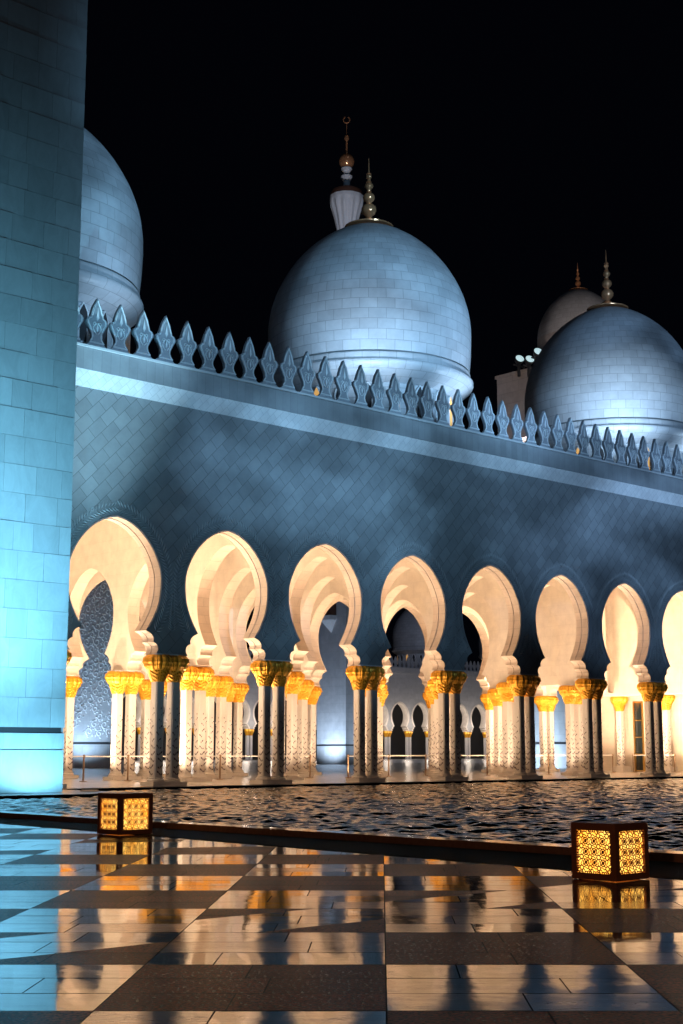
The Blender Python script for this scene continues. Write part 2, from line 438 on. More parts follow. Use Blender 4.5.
# closing wall with a lintel line, recess and door on the right
mb = MB()
mb.box(47.6, 52, .42, 15.3, 5.45, 14.4)
mb.box(51.2, 52, .42, 15.3, .1, 5.45)
mb.box(50.3, 51.2, 14.0, 15.3, .1, 5.447)
mb.box(50.3, 51.2, 8.0, 10.9, .1, 5.447)
mb.box(50.8, 51.2, 10.9, 14.0, .1, 5.447)
mb.box(50.3, 51.2, .5, 5.0, .1, 5.447)
mb.build('end_wall', M['inner'], arc)
d = empty('door'); d.parent = arc
mb = MB(); mb.box(50.78, 50.86, 12.0, 12.62, .1, 5.0); mb.build('door_leaf', M['door'], d)
mb = MB()
for y in (11.88, 12.62): mb.box(50.7, 50.86, y, y+.12, .1, 5.1)
for z in (.12, 1.3, 2.5, 3.7, 5.0): mb.box(50.71, 50.83, 12.003, 12.617, z, z+.08)
mb.build('door_frame', M['brass'], d)

# deck
mb = MB(); mb.box(-60, 70, -1.2, 3*S+1.2, -.6, .1); struct(mb.build('deck', M['deck']))
mb = MB(); mb.box(-60, 70, -1.26, -1.203, -.6, .085); struct(mb.build('pool_riser', M['riser']))

# ------------------------------------------------------------------ columns
SEP = .41
def capital_mesh():
    mb = MB(); prof = []
    nz = 26
    for j in range(nz+1):
        t = j/nz; z = 4.40+t*(ZC-.05-4.40)
        if t < .45:
            r = .27+.17*(t/.45)**.8
        else:
            q = (t-.45)/.55; r = .47+.15*math.sin(min(1, q*1.7)*PI/2)-.16*max(0, q-.6)/.4*max(0, q-.6)/.4
        prof.append((r, z))
    def fn(a, z, r):
        t = (z-4.40)/(ZC-.05-4.40)
        if t < .45:
            return r*(1+.05*(1 if math.sin(9*a+(1 if math.sin(4*a) > 0 else -1)*t*46) > 0 else -1))
        q = (t-.45)/.55
        return r*(1+.13*(abs(math.cos(6*a+.3))-.4)*math.sin(min(1, .25+q)*PI*.55)-.05*(abs(math.sin(10*a)) < .25)-.03*math.sin(q*22)*(q > .15))
    mb.lathe(prof, 80, fn=fn)
    return mb.mesh('capital', M['gold'], smooth=30)
def shaft_mesh():
    mb = MB(); a = .215; c = .05
    oc = [(a,-a+c),(a,a-c),(a-c,a),(-a+c,a),(-a,a-c),(-a,-a+c),(-a+c,-a),(a-c,-a)]
    n = 8
    mb.add([(x, y, .46) for x, y in oc]+[(x, y, 4.42) for x, y in oc], [(i, (i+1) % n, n+(i+1) % n, n+i) for i in range(n)])
    r = random.Random(3); a = .218
    for f in range(4):
        ca, sa = math.cos(f*PI/2), math.sin(f*PI/2)
        z = .6; st = 0
        while z < 3.45:
            sway = .07*math.sin(z*3.1+f*1.6)
            big = 1.15 if z < 1.6 else (.95 if z < 2.6 else .75)
            if z < 3.2: items = [(sway, z, .042*big, PI/2), (sway+.085*(1 if st % 2 else -1), z+.07, .06*big, PI/2-.75*(1 if st % 2 else -1))]
            else: items = [(sway, z, .04, PI/2)]
            if z < 1.9: items.append((sway-.09*(1 if st % 2 else -1), z-.02, .05*big, PI/2+.9*(1 if st % 2 else -1)))
            for uu, zz, L, an in items:
                w = L*.6; L *= 1.3
                q = [(uu+L*math.cos(an), zz+L*math.sin(an)), (uu-w*math.sin(an), zz+w*math.cos(an)), (uu-L*math.cos(an), zz-L*math.sin(an)), (uu+w*math.sin(an), zz-w*math.cos(an))]
                P = [(ca*a-sa*x, sa*a+ca*x, y) for x, y in q]; e = .01
                C_ = (ca*(a+e)-sa*uu, sa*(a+e)+ca*uu, zz)
                mb.add(P+[C_], [(0,1,4),(1,2,4),(2,3,4),(3,0,4)], 1)
            z += .27; st += 1
    return mb.mesh('shaft', [M['shaft'], M['inlay']])
cap_me, sh_me = capital_mesh(), shaft_mesh()
mb = MB(); mb.box(-.86, .86, -.46, .46, .103, .27); plinth_me = mb.mesh('plinth', M['shaft'])
mb = MB()
for s_ in (-SEP, SEP): mb.lathe([(.36,.273),(.37,.3),(.37,.35),(.33,.38),(.3,.40),(.32,.43),(.3,.463)], 24, s_, 0)
base_me = mb.mesh('base_moulding', M['shaft'], smooth=40)
mb = MB(); mb.box(-.78, .78, -.44, .44, ZC-.055, ZC-.003); aba_me = mb.mesh('abacus', M['shaft'])
def column_pair(single=False):
    t = empty('column_pair' if not single else 'wall_column')
    offs = (-SEP, SEP) if not single else (0,)
    for s_ in offs:
        sh = link('shaft', sh_me, t, (s_, 0, 0))
        link('capital', cap_me, t, (s_, 0, 0))
    link('base_moulding', base_me, t); link('plinth', plinth_me, t); link('abacus', aba_me, t)
    return t
ordn = ['first', 'second', 'third', 'fourth', 'fifth', 'sixth', 'seventh', 'eighth', 'ninth', 'tenth', 'eleventh']
rows = {0: range(-1, 9), 1: range(1, 7), 2: range(1, 7), 3: range(1, 10)}
rowname = {0: 'front row at the pool edge', 1: 'inner row behind the front', 2: 'third row inside', 3: 'back row facing the courtyard'}
proto = None
for j, ks in rows.items():
    n = 0
    for k in ks:
        if proto is None: o = proto = column_pair()
        else: o = copy_tree(proto)
        o.location = (k*S, j*S, 0)
        if j == 0 and k == -1: lab = 'twin column half hidden behind the blue corner pillar at the pool edge'
        elif j == 0: lab = '%s dark capped twin column right of the blue corner pillar, at the pool edge' % ordn[k]
        else: lab = 'bright gold capped twin column, %s from the left in the %s' % (ordn[n], rowname[j])
        tag(o, lab, 'column', 'twin columns with gold capitals')
        n += 1
# columns against the end wall
for y, lab in ((13.35, 'single gold capped column against the end wall beside the glass door'), (9.35, 'single gold capped column on the end wall behind the last wide front column')):
    t = empty('wall_column', (49.95, y, 0)); 
    link('shaft', sh_me, t); link('capital', cap_me, t)
    mb = MB(); mb.box(-.5, .5, -.5, .5, .103, .47); mb.build('plinth', M['shaft'], t)
    tag(t, lab, 'column')

# barrier posts and rails
posts = [(-1.5, 9.6), (2.21, 9.6), (4.58, 9.36), (9.98, 9.0), (16.3, 9.2), (18.2, 8.2), (22.39, 9.3), (25.64, 9.5), (30.38, 8.9), (35.86, 8.6), (43.9, 9.6), (45.5, 9.1), (49.2, 8.3)]
pm = None
for i, (x, y) in enumerate(posts):
    if pm is None:
        o = empty('barrier_post')
        mb = MB(); mb.lathe([(.2,.103),(.2,.125),(.05,.15)], 20); mb.build('foot', M['metal'], o, smooth=40)
        mb = MB(); mb.lathe([(.045,.12),(.045,1.2),(.065,1.22),(.065,1.33),(.03,1.37)], 12); mb.build('pole', M['metal'], o, smooth=40)
        pm = o
    else: o = copy_tree(pm)
    o.location = (x, y, 0)
    tag(o, 'slim brass barrier post on round foot, %s from the left under the arches' % (ordn+['twelfth', 'thirteenth'])[i], 'post', 'barrier posts under the arches')
for i in range(len(posts)-1):
    if i == 4 or i == 10: continue
    a, b_ = posts[i], posts[i+1]
    mb = MB(); mb.tube([(0, 0, 1.28), (b_[0]-a[0], b_[1]-a[1], 1.28)], .035, 6)
    o = mb.build('barrier_rail', M['shaft'], loc=(a[0], a[1], 0))
    tag(o, 'pale horizontal barrier rail, %s from the left between brass posts' % (ordn+['twelfth'])[i], 'rail', 'barrier rails under the arches')

# ------------------------------------------------------------------ domes
def revolve_uv(prof, seg, name, mat, parent, smooth=40, wrap=None):
    """surface of revolution with uv = (arc around, arc length up) in metres"""
    bm = bmesh.new(); uvl = bm.loops.layers.uv.new('UVMap')
    L = [0]
    for a, b_ in zip(prof, prof[1:]): L.append(L[-1]+math.hypot(b_[0]-a[0], b_[1]-a[1]))
    rows_ = [[bm.verts.new((r*math.cos(2*PI*i/seg), r*math.sin(2*PI*i/seg), z)) for i in range(seg)] for r, z in prof]
    Rm = wrap or max(r for r, z in prof)
    for j in range(len(prof)-1):
        for i in range(seg):
            k = (i+1) % seg
            f = bm.faces.new((rows_[j][i], rows_[j][k], rows_[j+1][k], rows_[j+1][i])); f.smooth = True
            for lp, (ii, jj) in zip(f.loops, ((i, j), (i+1, j), (i+1, j+1), (i, j+1))):
                lp[uvl].uv = (2*PI*ii/seg*Rm, L[jj])
    me = bpy.data.meshes.new(name); bm.to_mesh(me); bm.free(); me.materials.append(mat)
    try: me.set_sharp_from_angle(angle=R(smooth))
    except Exception: pass
    return link(name, me, parent)

def finial(parent, z, s=1.0):
    mb = MB()
    pr = [(.42, 0), (.5, .12), (.36, .3), (.2, .42)]
    for zc, r in ((.85, .38), (1.5, .3), (2.1, .22), (2.6, .15)):
        pr += [(.1, zc-r*1.1)]+[(max(.06, r*math.cos(a)), zc+r*.9*math.sin(a)) for a in [R(-60+20*i) for i in range(7)]]+[(.09, zc+r*.95), (.14, zc+r*1.02), (.09, zc+r*1.1)]
    pr += [(.05, 2.85), (.015, 3.6)]
    pr = [(r*s, z+zz*s) for r, zz in pr]
    mb.lathe(pr, 20); f = mb.build('finial', M['finial'], parent, smooth=50)
    mb = MB(); mb.lathe([(1.2*s, z-.12*s), (1.22*s, z-.06*s), (1.0*s, z+.0*s), (.45*s, z+.1*s)], 40); mb.build('cap_plate', M['finial'], f, smooth=50)

DP = [(5.84,23.14),(5.91,23.9),(5.95,24.6),(5.97,25.4),(5.93,26.2),(5.77,27.1),(5.47,28.0),(5.02,28.9),(4.42,29.8),(3.68,30.62),(2.85,31.3),(2.0,31.82),(1.3,32.12),(.5,32.3)]
def make_dome(full=True):
    t = empty('dome')
    prof = smooth_curve(DP, 4)
    revolve_uv(prof, 72, 'shell', M['dome'], t)
    mb = MB(); mb.lathe([(5.3,23.0),(5.76,23.05),(5.76,23.16),(5.5,23.18)], 72); mb.build('groove', M['joint'], t, smooth=30)
    revolve_uv(smooth_curve([(4.75,21.6),(5.0,21.7),(5.55,21.95),(5.95,22.25),(6.06,22.45),(6.04,22.6),(5.91,22.63),(5.9,22.68),(5.89,22.9),(5.87,23.05),(5.6,23.08)], 2), 72, 'collar', M['dome'], t, smooth=30)
    revolve_uv([(4.9,17.9),(4.9,18.3),(4.75,18.4),(4.75,21.65)], 72, 'drum', M['dome'], t)
    if full:
        for i in range(20):
            a = 2*PI*(i+.5)/20
            mb = MB()
            w = [(.2,0),(.2,.8),(.26,1.1),(.2,1.4),(0,1.75)]
            o2 = [(x*1.45, z*1.1-.08) for x, z in w]
            mb.prism(o2+[(-x, z) for x, z in o2[-2::-1]], -.1, .05, 0)
            win = mb.build('window', M['merlon_rim'], t, loc=(4.8*math.cos(a), 4.8*math.sin(a), 19.75), rz=a+PI/2)
            mb = MB(); mb.prism(w+[(-x, z) for x, z in w[-2::-1]], -.13, -.06, 0)
            mb.build('pane', M['window_glow'] if i % 3 == 1 else M['dark'], win)
    finial(t, 32.4, 1.2)
    return t
d1 = make_dome(); d1.location = (20.44, 8.75, 0)
tag(d1, 'large blue lit dome in the middle, whole above the battlement with gold finial', 'dome', 'domes on the arcade roof')
d0 = copy_tree(d1); d0.location = (-2.92, 8.75, 0)
for win in d0.children:
    if win.name.startswith('window'):
        for pn in win.children: pn.data = pn.data.copy(); pn.data.materials[0] = M['dark']
tag(d0, 'dome at the left, mostly hidden behind the tall blue pillar', 'dome', 'domes on the arcade roof')
d2 = copy_tree(d1); d2.location = (43.8, 8.75, 0)
tag(d2, 'wide dome at the right edge of the view in front of the smaller grey dome', 'dome', 'domes on the arcade roof')

# ------------------------------------------------------------------ corner pillar (minaret foot)
pil = empty('corner_pillar', (-8.3, -5.5, 0)); tag(pil, 'tall pale pillar clad in large marble slabs glowing cyan at the left edge', 'pillar')
mb = MB(); W_ = 12.0; H_ = 46
mb.box(-W_+.05, -.05, .05, 9.9, .1, H_); mb.build('core', M['joint'], pil)
mb = MB(); r = random.Random(11)
def cladding(mb, length, P):
    z = 2.34; row = 0
    while z < H_-1:
        h = 1.02; u = -(.35 if row % 2 else 0)-r.uniform(0, .3)
        while u < length:
            w = r.choice((1.05, 1.3, 1.3, .8)); a, c = max(u, 0), min(u+w, length)
            if c-a > .05:
                t0 = r.uniform(0, .006); t1 = r.uniform(0, .02); t2 = t0+r.uniform(-.004, .004)
                g = .0045; a1 = a+(g if a > 0 else 0); c1 = c-(g if c < length else 0)
                vs = [P(a1, t0, z+g), P(c1, t2, z+g), P(c1, t1+t2*.5, z+h-g), P(a1, t1, z+h-g)]
                bk = [P(a1, -.06, z+g), P(c1, -.06, z+g), P(c1, -.06, z+h-g), P(a1, -.06, z+h-g)]
                mb.add(vs+bk, [(0,1,2,3),(0,4,5,1),(1,5,6,2),(2,6,7,3),(3,7,4,0)])
            u += w
        z += h; row += 1
    for z0, z1 in ((.1, 1.56), (1.6, 2.14)):
        u = 0
        while u < length:
            c = min(u+2.4, length); mb.add([P(u+.003, .0, z0), P(c-.003, .0, z0), P(c-.003, .0, z1), P(u+.003, .0, z1), P(u+.003, -.06, z0), P(c-.003, -.06, z0), P(c-.003, -.06, z1), P(u+.003, -.06, z1)],
                   [(0,1,2,3),(0,4,5,1),(1,5,6,2),(2,6,7,3),(3,7,4,0)]); u = c
cladding(mb, W_, lambda u, t, z: (-W_+u, -t, z))
cladding(mb, 9.95, lambda u, t, z: (t, u, z))
cme_ = mb.mesh('slab_cladding', M['pillar'])
at = cme_.attributes.new('slab', 'FLOAT', 'FACE'); vals = [r.random() for _ in range(len(mb.f)//5+1)]
at.data.foreach_set('value', [vals[i//5] for i in range(len(mb.f))]); link('slab_cladding', cme_, pil)
mb = MB(); mb.box(-W_+.02, -.12, .03, .08, 2.14, 2.34); mb.build('dark_groove', M['dark'], pil)

# platform under the pillar
mb = MB(); mb.box(-60, -6.1, -7.3, -1.27, -.6, .09); struct(mb.build('platform', M['deck']))
mb = MB(); mb.box(-60, -6.05, -7.36, -7.303, -.6, .082); mb.box(-6.097, -6.04, -7.3, -1.27, -.6, .082); struct(mb.build('platform_riser', M['riser']))
fl = empty('floor_light', (-6.6, -4.6, .09)); tag(fl, 'round pale ground light plate beside the foot of the corner pillar', 'ground light')
mb = MB(); mb.lathe([(.34, .003), (.34, .03), (.3, .04)], 28); mb.build('rim', M['metal'], fl, smooth=30)
mb = MB(); mb.lathe([(.29, .03), (.29, .045), (.1, .05)], 28); mb.build('lens', M['merlon_rim'], fl, smooth=30)

# ------------------------------------------------------------------ camera frame on the ground
CAM = Vector((-35.608, -49.46, 1.5)); PH = R(47.247)
TH = math.atan((751.85-512)/1422.)
FW = Vector((math.cos(PH), math.sin(PH), 0)); RT = Vector((math.sin(PH), -math.cos(PH), 0))

# ------------------------------------------------------------------ pool water
def water():
    x0, x1, y0, y1 = -18.2, 46., -44., -1.26
    nx, ny = 860, 640
    # finer near the camera corner
    gx = x0+(x1-x0)*np.linspace(0, 1, nx)**1.35
    gy = y1-(y1-y0)*np.linspace(0, 1, ny)**.9
    Xg, Yg = np.meshgrid(gx, gy, indexing='ij'); Zg = np.zeros_like(Xg)
    r = np.random.RandomState(5)
    wind = R(200)
    for i in range(70):
        lam = .2+r.rand()**1.5*.85
        k = 2*PI/lam; th = wind+r.normal()*.75
        amp = .0058*lam**.95*(.5+r.rand())
        Zg += amp*np.sin(k*(Xg*math.cos(th)+Yg*math.sin(th))+r.rand()*7)
    Zg = Zg-.03
    v = np.stack([Xg, Yg, Zg], -1).reshape(-1, 3)
    idx = np.arange(nx*ny).reshape(nx, ny)
    f = np.stack([idx[:-1, :-1], idx[1:, :-1], idx[1:, 1:], idx[:-1, 1:]], -1).reshape(-1, 4)
    me = bpy.data.meshes.new('pool_water')
    me.vertices.add(len(v)); me.vertices.foreach_set('co', v.astype('f').ravel())
    me.loops.add(f.size); me.loops.foreach_set('vertex_index', f.astype('i').ravel())
    me.polygons.add(len(f)); me.polygons.foreach_set('loop_start', np.arange(0, f.size, 4, dtype='i'))
    me.polygons.foreach_set('use_smooth', [True]*len(f))
    me.update(calc_edges=True); me.validate()
    me.materials.append(M['water'])
    struct(link('pool_water', me))
water()
mb = MB(); mb.box(46.0, 90, -60, -1.26, -.4, -.04); mb.box(-18.2, 46, -90, -44.0, -.4, -.04); struct(mb.build('outer_pool_water', M['water']))

# curb and dark border
mb = MB()
for i in range(60):
    y = -70+i*1.1
    if y > -7.4: break
    mb.box(-18.62, -18.18, y+.004, y+1.096, -.3, .118+.002*(i % 3))
struct(mb.build('pool_curb', M['curb']))
mb = MB()
mb.add([(-18.63,-75,.006),(-18.63,-7.4,.006),(-19.25,-7.4,.006),(-20.15,-25,.006),(-20.85,-40,.006),(-21.2,-75,.006)], [(0,1,2,3,4,5)])
struct(mb.build('border_strip', M['gravel']))

# plaza paving slabs (object turned to the paving grid)
def plaza():
    mb = MB(); r = random.Random(21); shade = []
    pw, ph_ = 1.72, 1.84
    for cy in range(-6, 26):
        for cx in range(-22, 22):
            Y0 = 8.72+cy*ph_; X0 = .02+cx*pw
            # only plaza side of the border
            P = CAM+FW*(Y0+.9)+RT*(X0+.9+.028*Y0)
            if P.x > -17.5 or P.y > -3: continue
            near = True
            nrow = 3; off = r.random()
            for q in range(nrow):
                ya, yb = Y0+ph_*q/nrow, Y0+ph_*(q+1)/nrow
                cuts = [0, .5+.22*math.sin(cx*3.1+cy*1.7+q*2.2), 1] if (cx+cy) % 2 == 0 else [0, .45+.1*((q+cy) % 2), 1]
                for a, b_ in zip(cuts, cuts[1:]):
                    xa_, xb_ = X0+pw*a, X0+pw*b_; g = .005
                    sk = lambda x, y: x+.028*y
                    t1, t2 = r.gauss(0, .0011), r.gauss(0, .0011); h0 = r.gauss(0, .0004)
                    g2 = .008; cs = [(xa_+g, ya+g2), (xb_-g, ya+g2), (xb_-g, yb-g2), (xa_+g, yb-g2)]
                    mxx, myy = (xa_+xb_)/2, (ya+yb)/2
                    vs = [(sk(x, y), y, h0+(x-mxx)*t1+(y-myy)*t2) for x, y in cs]
                    mb.add(vs, [(0,1,2,3)]); shade.append(r.random())
    me = mb.mesh('plaza_floor', M['paving'])
    at = me.attributes.new('slab', 'FLOAT', 'FACE'); at.data.foreach_set('value', shade)
    o = link('plaza_floor', me, None, (CAM.x, CAM.y, 0), PH-PI/2)
    struct(o)
plaza()
mb = MB(); mb.box(-90, -18.64, -110, -7.4, -.3, -.012); struct(mb.build('plaza_bed', M['bed']))
mb = MB(); mb.box(-900, 900, -900, 900, -1.2, -.65); struct(mb.build('ground', M['ground']))
mb = MB(); mb.box(-100, 330, 3*S+1.203, 152, -.5, .08); struct(mb.build('courtyard_floor', M['deck']))

# ------------------------------------------------------------------ lanterns
def lantern(loc, a, lab):
    t = empty('lantern', loc); h = a/2; b_ = .075*a/.65
    mb = MB()   # frame: 12 bars
    for sx in (-1, 1):
        for sy in (-1, 1):
            x0, x1 = sorted((sx*h, sx*(h-b_))); y0, y1 = sorted((sy*h, sy*(h-b_)))
            mb.box(x0, x1, y0, y1, .006, a)
    for z0, z1 in ((.006, b_+.006), (a-b_, a-.001)):
        for s_ in (-1, 1):
            x0, x1 = sorted((s_*(h-.001), s_*(h-b_))); mb.box(x0, x1, -h+b_, h-b_, z0, z1); 
            mb.box(-h+b_, h-b_, x0, x1, z0, z1)
    mb.box(-h+.004, h-.004, -h+.004, h-.004, a, a+.012)
    mb.build('frame', M['bronze'], t)
    q = h-.03
    mb = MB(); mb.box(-q, q, -q, q, b_, a-b_); mb.build('frosted_film', M['film'], t)
    # lattice screens
    w = h-b_
    sm = MB(); rr = .0078*a/.65
    def circ(cx, cz, r_, n=14): sm.tube([(cx+r_*math.cos(2*PI*i/n), 0, cz+r_*math.sin(2*PI*i/n)) for i in range(n)], rr, 4, closed=True)
    n = 4; st = 2*w/n
    for i in range(n):
        for j in range(n):
            cx, cz = -w+st*(i+.5), -w+st*(j+.5)
            circ(cx, cz, st*.2)
            for k in range(8):
                an = k*PI/4; 
                sm.tube([(cx+st*.2*math.cos(an), 0, cz+st*.2*math.sin(an)), (cx+st*.36*math.cos(an+.28), 0, cz+st*.36*math.sin(an+.28)), (cx+st*.5*math.cos(an), 0, cz+st*.5*math.sin(an))], rr*.9, 4)
    for i in range(n+1):
        for j in range(n+1):
            cx, cz = -w+st*i, -w+st*j
            if abs(cx) < w-.01 and abs(cz) < w-.01:
                circ(cx, cz, st*.3); circ(cx, cz, st*.13, 8)
                sm.add([(cx-st*.12, -.003, cz), (cx, -.003, cz-st*.12), (cx+st*.12, -.003, cz), (cx, -.003, cz+st*.12)], [(0,1,2,3)])
    # scalloped rim
    for i in range(2*n+1):
        u = -w+st*.5*i
        for e in (-w, w):
            if abs(u) <= w+.001:
                circ(min(max(u, -w+.01), w-.01), e, st*.17, 8); circ(e, min(max(u, -w+.01), w-.01), st*.17, 8)
    sme = sm.mesh('lattice_screen', M['bronze'])
    for k in range(4):
        o = link('lattice_screen', sme, t); o.rotation_euler.z = k*PI/2
        o.location = (math.sin(k*PI/2)*(h-.018), -math.cos(k*PI/2)*(h-.018), a/2+.003)
    tag(t, lab, 'lantern', 'cube lanterns on the plaza')
    return t
lantern((-21.70+.325, -39.13+.325, .004), .65, 'larger looking bronze cube lantern with golden lattice on the right, nearest the camera')
lantern((-20.62+.365, -27.3+.365, .004), .73, 'bronze cube lantern with golden lattice on the left, near the blue pillar')

# ------------------------------------------------------------------ background: minarets, hall, far arcade
def pix(x, D, z=0):
    p = CAM+FW*D+RT*((x-341.5)/1442.*D); return (p.x, p.y, z)
def minaret(name_loc, a, lab, full=True, panel=False, oriel=False, rz=0, H=52):
    t = empty('minaret', name_loc, rz); h = a/2
    mb = MB(); mb.box(-h, h, -h, h, .09, H); mb.build('square_shaft', M['far'], t)
    mb = MB(); mb.box(-h-.03, h+.03, -h-.03, h+.03, 2.15, 2.35); mb.build('groove', M['dark'], t)
    if panel:
        mb = MB(); r = random.Random(4)
        z = 3.2; row = 0
        while z < 25:
            for c in range(5):
                u = (-.32+.16*c)*a+(.08*a if row % 2 else 0)
                if u > .36*a or r.random() < max(0, (z-15)/14)*.8 or r.random() < max(0, (6-z)/5)*.5: continue
                d_ = 1 if (row+c) % 2 else -1; r0 = r.uniform(.3, .42); ph = r.uniform(0, 2*PI); zz = z+r.uniform(-.12, .12)
                mb.tube([(u+d_*r0*(1-t*.75)*math.cos(ph+t*7), -h-.03, zz+r0*(1-t*.75)*math.sin(ph+t*7)) for t in [q/12 for q in range(13)]], .05, 4)
                for q in range(5):
                    an = ph+q*1.3; cu, cz = u+d_*(r0+.08)*math.cos(an), zz+(r0+.08)*math.sin(an); L = .15; w = .07; ca, sa = math.cos(an+.8), math.sin(an+.8)
                    P4 = [(cu+L*ca, cz+L*sa), (cu-w*sa, cz+w*ca), (cu-L*ca, cz-L*sa), (cu+w*sa, cz-w*ca)]
                    mb.add([(x, -h-.005, y) for x, y in P4]+[(cu, -h-.1, cz)], [(0,1,4),(1,2,4),(2,3,4),(3,0,4)])
            z += .72; row += 1
        mb.build('carved_panel', M['merlon_rim'], t)
    if oriel:
        mb = MB(); mb.box(-h-.9, -h, -.85, .85, 17.2, 19.2); mb.box(-h-1.0, -h, -.95, .95, 19.2, 19.45); bx = mb.build('oriel', M['wood'], t)
        mb = MB(); mb.box(-h-1.0, -h-.0, -.98, .98, 16.75, 17.2)
        mb.add([(-h-.95,-.85,16.7),(-h-.95,.85,16.7),(-h,.85,16.7),(-h,-.85,16.7),(-h,0,15.2)], [(0,1,2,3),(0,1,4),(1,2,4),(2,3,4),(3,0,4)])
        mb.build('corbel', M['merlon_rim'], bx)
    if full:
        mb = MB(); mb.lathe([(2.2,H),(2.2,H+10.5),(1.3,H+10.6)], 8); mb.build('octagon_shaft', M['far'], t)
        zt = 64.0
        mb = MB(); mb.lathe([(1.1,62.5),(1.1,64.5),(1.25,65.6),(1.55,67.0),(1.95,68.4),(2.1,69.2),(2.1,69.6)], 96, fn=lambda a_, z_, r_: r_*(1+.05*math.sin(12*a_)*(1 if z_ < 69 else .2))); mb.build('gallery', M['merlon_rim'], t)
        mb = MB(); mb.lathe([(2.0,69.62),(2.05,69.8),(1.9,70.3),(1.2,70.7),(.5,70.9)], 24); mb.build('gallery_roof', M['wood'], t, smooth=40)
        mb = MB(); mb.lathe([(.42,70.6),(.45,71.6),(.72,72.1),(.72,72.3),(.4,72.4),(.45,72.9),(.68,73.2),(.68,73.35),(.3,73.45)], 20); mb.build('neck', M['merlon_rim'], t, smooth=40)
        mb = MB(); pr = [(max(.05, .98*math.cos(R(a_))), 74.3+.98*math.sin(R(a_))) for a_ in range(-80, 81, 16)]+[(.14,75.4),(.1,76.9),(.3,77.2),(.3,77.6),(.06,77.8),(.05,79.2)]
        mb.lathe(pr, 24); fb = mb.build('finial', M['finial'], t, smooth=50)
        mb = MB(); mb.tube([(.4*math.sin(R(a_)), 0, 79.8-.42*math.cos(R(a_))) for a_ in range(-150, 151, 20)], .09, 6); cr = mb.build('crescent', M['finial'], fb); cr.rotation_euler.z = -PI/4
    tag(t, lab, 'minaret')
    return t
M['far'] = tiled('far_marble', (.45, .46, .48), 'wall', 1.3, 1.0, .012, .75, .05, .5)
minaret(pix(347, 168), 5.0, 'slender minaret with gold ball and crescent rising behind the middle dome', True, oriel=True)
minaret(pix(68, 129), 6.6, 'dark square tower with carved flower panel seen through the leftmost arch', False, panel=True)
minaret(pix(551, 128), 3.4, 'pale square tower foot glimpsed between columns under the sixth arch', False, H=30)

# hall block with dome and floodlights
hall = empty('prayer_hall', (0, 0, 0)); tag(hall, 'plain beige flat roofed block behind the roof between the two big domes', 'building')
hx = 78.6; hz = 41.4
mb = MB(); mb.box(hx, hx+24, 31, 49.2, .1, hz); mb.build('block', M['beige'], hall)
mb = MB(); mb.box(hx-.15, hx+24.1, 30.9, 49.35, hz+.003, hz+.35); mb.build('coping', M['beige'], hall)
sd = empty('small_dome', (90.5, 47.0, 0)); tag(sd, 'smaller grey beige dome with gold finial behind the right dome', 'dome')
k = .86
def sdp(p): return [(r_*k*.93, 53.7+(z_-32.4)*k) for r_, z_ in p]
revolve_uv(sdp(smooth_curve(DP, 4)), 60, 'shell', M['dome'], sd)
mb = MB(); mb.lathe([(4.0, hz+.36), (4.0, 45.4), (4.75, 46.4), (4.8, 47.7)], 48); mb.build('drum', M['beige'], sd, smooth=30)
finial(sd, 53.7, .9)
fl_proto = None
for i, (px, D, py) in enumerate(((527, 147, 361), (537.5, 145, 361.5), (546.5, 143, 354))):
    z = 1.5+D*math.tan(math.atan((512-py)/1422.)+TH)*1.0
    if fl_proto is None:
        o = empty('floodlight')
        mb = MB(); mb.lathe([(.2,-.4),(.42,-.1),(.52,.3),(.52,.4)], 20); hd = mb.build('housing', M['housing'], o, smooth=40)
        hd.rotation_euler = (R(62), 0, R(-28))
        mb = MB(); mb.lathe([(.46,.41),(.42,.45),(.2,.48)], 20); mb.build('lens', M['lamp_glow'], hd, smooth=40)
        mb = MB(); mb.box(-.12, .12, -.12, .12, -1.7, -.3); mb.box(-.9, .9, -.1, .1, -.6, -.48); mb.build('bracket', M['housing'], o)
        fl_proto = o
    else: o = copy_tree(fl_proto)
    p = pix(px, D, z); o.location = p
    tag(o, ('left of the three round floodlights on the roof of the beige block', 'middle of the three round floodlights on the beige block', 'right floodlight on the beige block, set higher beside the dome')[i], 'floodlight', 'floodlights on the beige block')

# far arcade across the courtyard
FY = 152.0
far = empty('far_arcade', (0, FY, 0)); tag(far, 'distant grey arcade with small bright arches and battlement across the courtyard', 'arcade')
mb = MB()
f0, f1 = 14, 40
for k in range(f0, f1): arch_panel(mb, (k+.5)*S, 0, 1.4, 17, 0, 1, 0, step=False)
for k in range(f0, f1):
    n = len(OUT); BIG = [(u*1.17, 8.3+(z-8.3)*1.1 if z > 6.5 else z) for u, z in OUT]  # flat pale ring standing in for the lit arch reveals
    mb.add([((k+.5)*S+u, -.06, z) for u, z in OUT]+[((k+.5)*S+u, -.06, z) for u, z in BIG], [(i, i+1, n+i+1, n+i) for i in range(n-1)], 1)
mb.build('front_wall', [M['far'], M['inner']], far)
mb = MB(); mb.box(f0*S, f1*S, -.3, 1.4, 17.003, 18.1); mb.build('parapet', M['far'], far)
mb = MB(); mb.box(f0*S, f1*S, 12, 12.5, .1, 17); mb.build('back_wall', M['dark'], far)  # near-black colour stands in for the unlit depth of the arcade
mb = MB()
x = f0*S+.6
while x < f1*S-.5:
    out = [(u, z) for u, z in MER]+[(-u, z) for u, z in MER[-2::-1]]
    mb.prism([(x+u, 18.1+z) for u, z in out], 0, .25); x += 1.17
bt = mb.build('battlement', M['far'], far); bt['kind'] = 'stuff'
cm = MB()
for s_ in (-SEP, SEP):
    cm.box(s_-.22, s_+.22, -.22, .22, .1, 4.42, 0); cm.lathe([(.3,4.4),(.42,4.8),(.6,5.2),(.55,5.55)], 12, s_, 0, 1)
